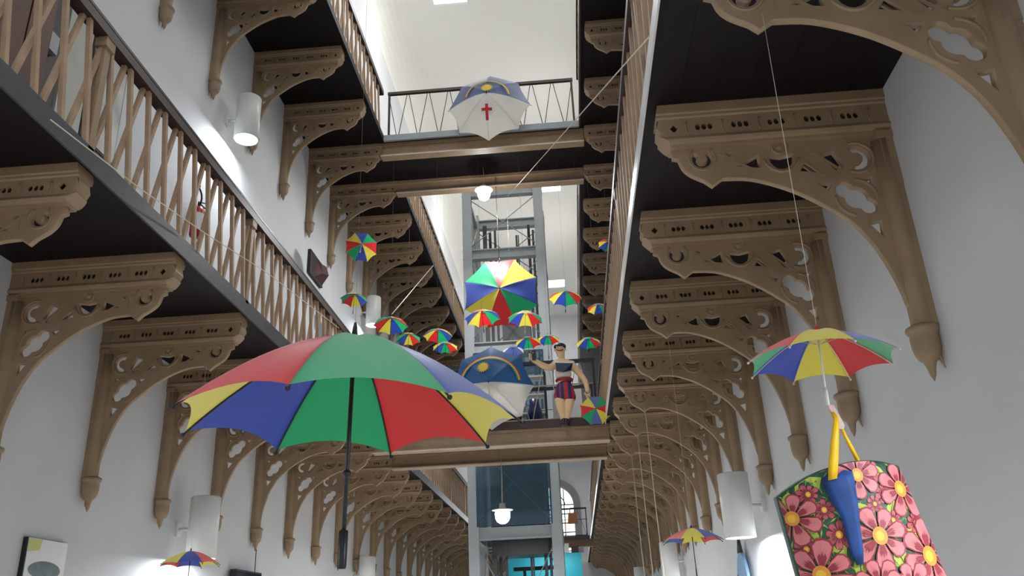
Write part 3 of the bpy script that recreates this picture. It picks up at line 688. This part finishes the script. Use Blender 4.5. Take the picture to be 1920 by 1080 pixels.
for s_ in (-1, 1):
    b = MB(); b.ball(hc+Vector((s_*.036-.005, -.092, .018)), .018, 8, 0, (1.3, .5, .7)); b.build('eye', M['white'], st)
    b = MB(); b.ball(hc+Vector((s_*.036-.005, -.101, .018)), .009, 8); b.build('pupil', M['black'], st)
    b = MB(); b.tube([hc+Vector((s_*.015-.005, -.098, .04)), hc+Vector((s_*.04-.005, -.096, .048)), hc+Vector((s_*.06-.005, -.08, .04))], .006, 6); b.build('eyebrow', M['black'], st)
    b = MB(); b.ball(hc+Vector((s_*.095, 0, -.005)), .022, 8, 0, (.5, .8, 1.3)); b.build('ear', SK, st)
b = MB(); b.tube([hc+Vector((x-.005, -.092+.18*abs(x)*.4, -.052+7*x*x)) for x in (-.06, -.04, -.02, 0, .02, .04, .06)], .009, 6); b.build('mouth', mat('lip_paint', sr(120, 50, 40), .4), st)
b = MB(); p0 = at(1001, 668, YS-.26); b.bar(p0+Vector((0, 0, -.07)), p0+Vector((.0, .0, .1)), .062, .014, up=(0, 1, 0))
tag(b.build('phone', M['black']), 'black phone held up by the statue on the footbridge', 'phone')
umbrella('small umbrella hanging from the lowered hand of the statue, top facing the viewer', at(1117, 766, 13.22), .262, .09, 'LYRGLYRG', 0, (.05, -1, .1), .4, None, roll_up=(0, 0, -1))
# things standing behind the lower footbridge railing
b = MB(); b.box(-.28, .28, -.02, .02, 0, .95); o = b.build('white_board', M['white']); o.location = (.05, BY1-.2, RZ1); tag(o, 'white board standing behind the statue on the lower footbridge', 'board')
navy = mat('navy_cloth', sr(24, 34, 84), .35, noise=.4, nscale=6)
for i, (x, w, h) in enumerate(((-.95, .2, .55), (-.55, .16, .6), (-1.5, .22, .5))):
    b = MB(); pr = [(w*(1-.5*(k/6)**2)*(1+.12*math.sin(k*2.1+i)), h*k/6) for k in range(7)]+[(0, h)]; b.lathe([(0, 0)]+pr, (0, 0, 0), 14)
    o = b.build('cloth_bundle', navy); o.location = (x, 14.5+.2*i, RZ1)
    tag(o, 'dark blue cloth bundle on the lower footbridge, %s' % ('left of the statue', 'just behind the legs of the statue', 'behind the blue flag umbrella')[i], 'bundle')
t = empty('metal_shelf', (-.75, BY1-.35, RZ1), 'dark metal shelf stand with white trays behind the lower footbridge railing', 'shelf')
for x in (-.4, .4):
    b = MB(); b.box(x-.02, x+.02, -.15, .15, 0, 1.25); b.build('upright', M['black'], t)
for z in (.45, .8, 1.15):
    b = MB(); b.box(-.4, .4, -.15, .15, z, z+.035); b.build('tray', M['white'], t)

# ------------------------------------------------------------------ floral cushion with ribbons (right foreground)
YC = 3.02; oc = at(1580, 905, YC)
ea = (at(1694, 871, YC)-at(1466, 929, YC)); Wd = ea.length; ea.normalize()
vdir = (oc-CAM).normalized(); nrm = -(vdir-ea*vdir.dot(ea)).normalized(); eb = ea.cross(nrm)
if eb.z > 0: eb = -eb
t = empty('floral_cushion', oc, 'floral printed hanging cushion with pink flowers on green, blue ribbon on it', 'cushion')
t.rotation_euler = Matrix((ea, -eb, nrm)).transposed().to_euler()
mpp = (oc-CAM).length/f_px
def ab(x, y):
    d = cF + cR*((x-960)/f_px) - cU*((y-540)/f_px); k = (oc-CAM).dot(nrm)/d.dot(nrm); p = CAM+d*k-oc
    return p.dot(ea), -p.dot(eb)
HWd = Wd/2*1.02; TOP = .062; BOT = -.62
def zc(a): return .05-.32*(a/HWd)**2*.16/.32*.6
def tedge(a): return TOP-.10*(a/HWd)**2*.55
def taper(b_): return 1+max(0, -b_)*.22
g = MB(); na, nb = 24, 24; vs = []
for j in range(nb+1):
    for i in range(na+1):
        u = 2*i/na-1; b_ = tedge(u*HWd)+(BOT-TOP)*j/nb; a = u*HWd*taper(b_); vs.append((a, b_, zc(u*HWd)))
n0 = len(vs)
for j in range(nb+1):
    for i in range(na+1):
        u = 2*i/na-1; b_ = tedge(u*HWd)+(BOT-TOP)*j/nb; a = u*HWd*taper(b_); vs.append((a, b_, zc(u*HWd)-.05-.05*(1-u*u)))
fs = []
for j in range(nb):
    for i in range(na):
        k = j*(na+1)+i; fs.append((k, k+na+1, k+na+2, k+1)); fs.append((n0+k, n0+k+1, n0+k+na+2, n0+k+na+1))
for i in range(na): fs.append((i, i+1, n0+i+1, n0+i)); k = nb*(na+1)+i; fs.append((k, n0+k, n0+k+1, k+1))
for j in range(nb): k = j*(na+1); fs.append((k, n0+k, n0+k+na+1, k+na+1)); k += na; fs.append((k, k+na+1, n0+k+na+1, n0+k))
g.add(vs, fs, 0, True)
# print: petals, leaves and stems laid on the face of the cloth
def inside(a, b_): return abs(a) < HWd*taper(b_)*.995 and BOT < b_ < tedge(a/taper(b_))-.002
lay = [0]
def patch(poly, mi, lift):
    ins = [inside(*p) for p in poly]
    if not all(ins):
        if not any(ins): return
        poly = [(max(-HWd*taper(b_)*.99, min(HWd*taper(b_)*.99, a)), max(BOT+.002, min(tedge(a/taper(b_))-.003, b_))) for a, b_ in poly]
    g.add([(a, b_, zc(a/taper(b_))+lift) for a, b_ in poly], [tuple(range(len(poly)))], mi)
def flower(px, py, rp, np=8, rot=0, mats=(1, 2, 3)):
    ca, cb = ab(px, py); r = rp*mpp; lay[0] += 1; L = .0006+.0003*lay[0]
    for k in range(np):
        a = rot+2*PI*k/np; pr = r*(.88+.24*random.random()); wd = PI/np*1.12
        def pt(s_, q): rr = pr*s_; w = wd*(.55+.6*s_-.35*s_*s_*s_)*q; return (ca+rr*math.cos(a+w), cb+rr*math.sin(a+w))
        sh_ = [(.15, .55), (.55, .85), (.85, .72), (.97, .4), (1, 0), (.97, -.4), (.85, -.72), (.55, -.85), (.15, -.55)]
        patch([pt(s_*1.06, q*1.16) for s_, q in [(.12, 1)]+sh_+[(.12, -1)]], mats[2], L+.00002*k)
        patch([pt(s_, q) for s_, q in [(.12, 1)]+sh_+[(.12, -1)]], mats[0], L+.0003+.00002*k)
        patch([pt(s_, q) for s_, q in [(.12, .85), (.5, .6), (.62, .3), (.52, .12), (.66, .0), (.52, -.12), (.62, -.3), (.5, -.6), (.12, -.85)]], mats[2], L+.0006)
        for q, e_ in ((-.6, .72), (-.36, .84), (-.12, .9), (.12, .9), (.36, .84), (.6, .72)): patch([pt(.3, q+.07), pt(e_, q*.9), pt(.3, q-.07)], mats[2], L+.0007)
    patch([(ca+r*.26*math.cos(2*PI*k/14), cb+r*.30*math.sin(2*PI*k/14)) for k in range(14)], 4, L+.001)
    patch([(ca-.02*r+r*.15*math.cos(2*PI*k/10), cb+r*.17*math.sin(2*PI*k/10)) for k in range(10)], 5, L+.0012)
def leaf(px, py, rp, ang):
    ca, cb = ab(px, py); r = rp*mpp; c_, s_ = math.cos(ang), math.sin(ang)
    def tf(x, y): return (ca+r*(x*c_-y*s_), cb+r*(x*s_+y*c_))
    patch([tf(*q) for q in ((-1, 0), (-.75, .42), (-.2, .62), (.4, .5), (1, .05), (.45, -.5), (-.2, -.62), (-.75, -.4))], 6, .0011)
    patch([tf(*q) for q in ((-.7, .04), (.6, .05), (.6, -.01), (-.7, -.05))], 8, .0016)
    for q in (-.3, .1): patch([tf(*p) for p in ((q, 0), (q+.35, .33), (q+.30, .35))], 7, .0016); patch([tf(*p) for p in ((q, 0), (q+.35, -.33), (q+.30, -.35))], 7, .0016)
for _ in range(760):                                      # grass blades of the printed ground
    a = random.uniform(-HWd*1.1, HWd*1.1); b_ = random.uniform(BOT, TOP); an = random.uniform(0, PI); l = random.uniform(.008, .02); w = l*.16
    if inside(a, b_): patch([(a-l*math.cos(an), b_-l*math.sin(an)), (a-w*math.sin(an), b_+w*math.cos(an)), (a+l*math.cos(an), b_+l*math.sin(an)), (a+w*math.sin(an), b_-w*math.cos(an))], random.choice((7, 7, 9, 10)), .0004)
for q in ((1513, 912, 24, .3), (1612, 962, 20, -.8), (1564, 1040, 22, .5), (1638, 886, 18, -.5), (1519, 1004, 20, -1.2), (1682, 1046, 20, -1.4), (1716, 948, 20, -1.2), (1655, 1062, 18, 1), (1480, 938, 14, 1.2), (1590, 985, 16, .4), (1668, 952, 15, .9), (1712, 1000, 15, -.6), (1605, 1060, 17, 1.3), (1500, 1045, 16, -.9), (1575, 920, 15, -.4), (1762, 985, 14, .8)): leaf(*q)
for q in ((1540, 957, 17), (1567, 1003, 21), (1632, 946, 13), (1653, 926, 16), (1622, 885, 20), (1522, 983, 12), (1669, 976, 15), (1720, 981, 17), (1514, 1030, 17), (1536, 1018, 9), (1690, 992, 8), (1512, 928, 16), (1740, 1012, 10)): flower(*q, np=8, rot=random.random(), mats=(2, 2, 11))
for q in ((1598, 893, 38), (1690, 916, 47), (1640, 1005, 49), (1746, 1042, 54), (1488, 972, 41), (1540, 1078, 50), (1640, 1095, 42), (1700, 1100, 40)): flower(*q, np=7, rot=random.random())
ground = mat('printed_green', sr(34, 78, 52), .55, noise=.6, nscale=38)
PM = [ground, mat('petal_pink', sr(192, 108, 110), .55), mat('petal_rose', sr(170, 72, 80), .55), mat('petal_dark', sr(132, 40, 48), .55), mat('flower_orange', sr(200, 132, 44), .55), mat('flower_yellow', sr(216, 168, 56), .55),
      mat('leaf_lime', sr(158, 172, 58), .55), mat('grass_light', sr(130, 170, 70), .55), mat('line_dark', sr(30, 40, 28), .6), mat('grass_mid', sr(60, 120, 70), .55), mat('grass_dark', sr(24, 60, 44), .55), mat('petal_wine', sr(120, 30, 44), .55)]
g.build('cushion_cover', PM, t)
rb = MB(); rib = [(1536, 890, 24), (1560, 894, 26), (1565, 910, 25), (1573, 935, 21), (1583, 965, 15), (1590, 1000, 12), (1597, 1035, 10), (1603, 1058, 5)]
vs = []; fs = []
for i, (x, y, w) in enumerate(rib[1:]):
    ca, cb = ab(x, y); w *= mpp
    for q in (-1, -.5, 0, .5, 1): a = ca+q*w; vs.append((a, cb+(.012 if abs(q) == .5 and i == 0 else 0), zc(a/taper(cb))+.008+.0015*(1-q*q)))
for i in range(len(rib)-2):
    for q in range(4): k = i*5+q; fs.append((k, k+1, k+6, k+5))
rb.add(vs, fs, 0, True); o = rb.build('blue_ribbon', mat('blue_ribbon', sr(8, 58, 122), .7, noise=.5, nscale=14), t)
so = o.modifiers.new('thickness', 'SOLIDIFY'); so.thickness = .003; so.offset = 1
ry = mat('yellow_ribbon', sr(236, 190, 20), .45, trans=.2); y0 = MB(); inv = t.rotation_euler.to_matrix().transposed()
tp = inv @ (at(1557, 768, 3.08)-oc)
def strip(P, Wd_, par, name, m):
    b = MB(); vs = []; fs = []
    for i, (p, w) in enumerate(zip(P, Wd_)):
        for q in (-1, 0, 1): vs.append(Vector(p)+Vector((q*w, 0, .003*(1-q*q))))
    for i in range(len(P)-1):
        for q in range(2): k = i*3+q; fs.append((k, k+1, k+4, k+3))
    b.add(vs, fs, 0, True); o = b.build(name, m, par); so = o.modifiers.new('thickness', 'SOLIDIFY'); so.thickness = .0018; return o
def li(x, y, dz=.03): a, c_ = ab(x, y); return Vector((a, c_, dz+zc(0)))
strip([tp, li(1556, 790, .02), li(1553, 830, .025), li(1551, 870, .02), li(1551, 902, .012)], [.006, .010, .015, .018, .016], t, 'yellow_ribbon', ry)
strip([tp+Vector((.006, 0, -.01)), li(1572, 800, -.03), li(1592, 835, -.04), li(1613, 872, -.05)], [.005, .006, .008, .008], t, 'yellow_ribbon', ry)
b = MB(); b.bar(tp+Vector((.004, .01, 0)), li(1572, 803, -.02), .022, .016); b.build('pale_tag', mat('pale_tag', sr(226, 200, 190), .6), t)

# ------------------------------------------------------------------ cords
def cord(label, P, r=.006, m='cord'):
    b = MB(); b.tube(P, r, 6); tag(b.build('cord', M[m]), label, 'cord')
xs_ = EL+.09
cord('pale cord strung along the outside of the lower left railing', [Vector((xs_, 4.26, 3.13+H)), Vector((xs_, 5.4, 3.26+H)), Vector((xs_, 6.54, 3.44+H)), Vector((xs_, 8.1, 3.72+H)), Vector((xs_, 11.0, 4.1+H))], .004)
pa = Vector((ER-.07, 3.9, Z1+.1)); pa = at(1222, 105, 4.6); pa2 = at(950, 372, 15.9)
cord('white cord running from the lower right railing up past the upper footbridge', [Vector((ER-.03, 3.95, Z1+.0)), at(952, 368, 17.95)], .005)
cord('white cord slanting from the upper left railing down to a hanging umbrella', [at(812, 498, 19.5), at(735, 589, 14.02)], .009)
for k, (lab, ln) in enumerate((('second', 3.0), ('third', 2.8), ('fourth', 2.6))):
    y = R1Y+(4+k)*S; cord('thin white cord dangling from the bracket tips at right, %s behind the bracket-hung umbrella' % ('nearest', 'middle', 'farthest')[k], [Vector((XR-1.158, y, Z1-.55)), Vector((XR-1.15, y, Z1-1.8)), Vector((XR-1.12, y, Z1-.55-ln))], .005)

# ------------------------------------------------------------------ things on the walls
t = empty('fire_extinguisher', (XL+.12, 9.35, 4.87+H), 'red fire extinguisher on the left wall behind the lower railing', 'fire extinguisher')
b = MB(); b.lathe([(0, 0), (.075, 0), (.085, .03), (.085, .36), (.06, .42), (.025, .44), (0, .44)], (0, 0, 0), 18); b.build('cylinder', mat('extinguisher_red', sr(176, 22, 26), .3), t)
b = MB(); b.lathe([(.0865, .08), (.0865, .32)], (0, 0, 0), 12, 0, 1.9, -1.9); b.build('label', M['white'], t)
b = MB(); b.tube([(0, 0, .44), (0, 0, .5)], .02, 8); b.bar((0, -.02, .5), (.03, .13, .55), .02, .012); b.bar((0, -.02, .49), (.03, .12, .47), .02, .012); b.build('valve_handle', M['black'], t)
b = MB(); b.tube([(.02, 0, .48), (.06, -.07, .52), (.08, -.13, .55), (.07, -.19, .62)], .012, 8); b.tube([(.07, -.19, .62), (.07, -.22, .67)], .02, 8); b.build('hose', M['black'], t)
# carved wooden plaque
t = empty('wall_plaque', (XL+.03, 14.62, 6.72+H), 'dark carved wooden plaque on the upper left wall above the railing', 'plaque')
wm = mat('plaque_wood', sr(84, 40, 32), .4, noise=.4, nscale=7)
b = MB(); b.box(-.03, .03, -.42, .42, -.24, .24); b.build('board', mat('plaque_dark', sr(40, 24, 22), .5), t)
b = MB(); b.add([(.03, -.1, -.2), (.03, .38, -.2), (.03, .38, .2), (.03, -.05, .2), (.14, .02, -.1), (.2, .25, -.05), (.16, .2, .12), (.12, .0, .1)], [(4, 5, 6, 7), (0, 1, 5, 4), (1, 2, 6, 5), (2, 3, 7, 6), (3, 0, 4, 7)]); b.build('carved_figure', wm, t)
# printed poster
t = empty('poster', (XL+.02, 7.42, .6+H), 'white poster with yellow corner and grey oval low on the left wall', 'poster')
b = MB(); b.box(-.02, .02, -.30, .30, -.42, .32); b.build('panel', M['black'], t)
b = MB(); b.box(.02, .026, -.285, .30, -.42, .315); b.build('sheet', M['white'], t)
b = MB(); b.add([(.027, -.28, .31), (.027, -.09, .31), (.027, -.12, .22), (.027, -.28, .2)], [(0, 1, 2, 3)]); b.build('yellow_corner', mat('yellow_print', sr(214, 214, 140), .6), t)
b = MB(); b.add([(.027, .0+.24*math.cos(a), .06+.075*math.sin(a)) for a in [2*PI*k/24 for k in range(24)]], [tuple(range(24))]); b.build('grey_oval', mat('grey_print', sr(110, 124, 128), .6, noise=.3, nscale=14), t)
for k in range(3):
    b = MB(); b.box(.026, .0275, -.25, .22-.07*k, -.1-.05*k, -.085-.05*k); b.build('print_line', mat('pale_print', sr(170, 176, 180), .6), t)
t = empty('television', (XL+.1, 12.1, .62+H), 'black television on the left wall left of the umbrella handle', 'television')
b = MB(); b.box(-.06, .03, -.48, .48, -.31, .31); b.build('case', M['black'], t)
b = MB(); b.box(.03, .034, -.46, .46, -.28, .29); b.build('screen', mat('screen', sr(26, 34, 44), .1), t)
cord('thin dark cable from a bracket tip down to the black television', [Vector((XL+.09, 12.4, Z1-1.9)), Vector((XL+.1, 12.38, Z1-2.3)), Vector((XL+.08, 12.4, .93+H))], .006, 'darkrod')
t = empty('oval_board', (XR-.05, 11.35, .35+H), 'small oval board painted blue and brown on the right wall', 'board')
ov = [(0, .36*math.cos(a), .46*math.sin(a)) for a in [2*PI*k/28 for k in range(28)]]
b = MB(); b.poly(ov, -.035, (1, 0, 0)); b.build('board', mat('board_blue', sr(126, 166, 200), .4), t)
b = MB(); b.poly([(-.037, y*.98, min(z*.98, .02+.25*y/.36)) for _, y, z in ov], -.003, (1, 0, 0)); b.build('painted_patch', mat('board_brown', sr(140, 66, 52), .5), t)
b = MB(); b.tube([(-.02, 0, .45), (-.02, .0, .62)], [.04, .02], 8); b.build('hanger', M['edge'], t)
t = empty('bag', (at(1075, 990, 33.2).x, 33.22, RZ1+1.06-.345), 'orange bag hanging on the distant footbridge railing', 'bag')
b = MB(); b.poly([(-.2, 0, -.25), (.2, 0, -.25), (.16, 0, .15), (-.16, 0, .15)], -.12, (0, 1, 0)); b.build('body', mat('orange_leather', sr(176, 110, 66), .6), t)
b = MB(); b.tube([(-.1, -.06, .15), (-.08, -.06, .34), (.08, -.06, .34), (.1, -.06, .15)], .018, 6); b.build('handle', M['black'], t)
# left gallery: cupboard, door, leaning panel and pictures behind the railing
t = empty('cupboard', (XL+.2, 5.36, RZ1), 'reddish brown wooden cupboard on the lower left gallery', 'cupboard')
cb = mat('cupboard_wood', sr(88, 38, 24), .5, noise=.35, nscale=4)
b = MB(); b.box(-.18, .18, -.33, .33, 0, 2.4); b.build('body', cb, t); b = MB(); b.box(.18, .2, -.3, -.01, .08, 2.32); b.build('door', cb, t); b = MB(); b.box(.18, .2, .01, .3, .08, 2.32); b.build('door', cb, t)
t = empty('dark_door_leaf', (XL+.06, 6.0, RZ1), 'dark brown wooden door leaf beside the reddish cupboard', 'door')
b = MB(); b.box(-.04, .04, -.24, .24, 0, 2.7); b.build('leaf', mat('door_wood', sr(44, 34, 27), .5, noise=.4, nscale=5), t)
b = MB(); b.box(.04, .1, -.02, .1, 1.95, 2.15); b.build('lock', M['steel'], t)
t = empty('leaning_panel', (XL+.1, 6.48, RZ1), 'pale grey-green panel leaning by the dark door on the lower left gallery', 'panel')
b = MB(); b.poly([(0, -.2, 0), (0, .2, 0), (-.05, .2, 2.8), (-.05, -.2, 2.8)], .04, (1, 0, 0)); b.build('sheet', mat('pale_panel', sr(190, 192, 180), .6, noise=.12, nscale=3), t)
t = empty('framed_picture', (XL+.03, 7.12, 5.55+H), 'framed drawing with pale brown shading on the lower left gallery wall', 'picture')
b = MB(); b.box(-.02, .02, -.32, .32, -.75, .75); b.build('frame', M['edge'], t)
b = MB(); b.box(.02, .026, -.3, .3, -.73, .73); b.build('drawing', mat('drawing', sr(206, 204, 196), .6, noise=.35, nscale=3), t)
# turquoise stall at the foot of the lift
t = empty('stall', (-.95, 27.0, 0), 'turquoise stall wall behind the foot of the lift tower', 'stall')
tq = mat('turquoise_paint', sr(40, 170, 190), .5)
b = MB(); b.box(-1.15, 1.15, -.05, .05, 0, 3.75); b.box(-1.15, -1.1, .05, 1.5, 0, 3.75); b.box(1.1, 1.15, .05, 1.5, 0, 3.75); b.build('panels', tq, t)
for i in range(7):
    b = MB(); b.box(-.95+.3*i, -.72+.3*i, .1, .4, 3.75, 3.95+.05*(i % 3)); b.build('stacked_box', M['white'] if i % 2 else M['rail'], t)
area('stall_light', (-.7, 26.2, 3.6), (.5, 0, 0), 1.2, .2, 12, (.9, 1, 1))
t = empty('metal_stand', (-.95, 24.0, 0), 'black metal frame standing in front of the turquoise stall', 'frame')
for x in (-.45, .5):
    b = MB(); b.box(x-.04, x+.04, -.04, .04, 0, 3.1); b.build('leg', M['black'], t)
b = MB(); b.box(-.75, .54, -.05, .05, 3.1, 3.2); b.build('top_bar', M['black'], t)
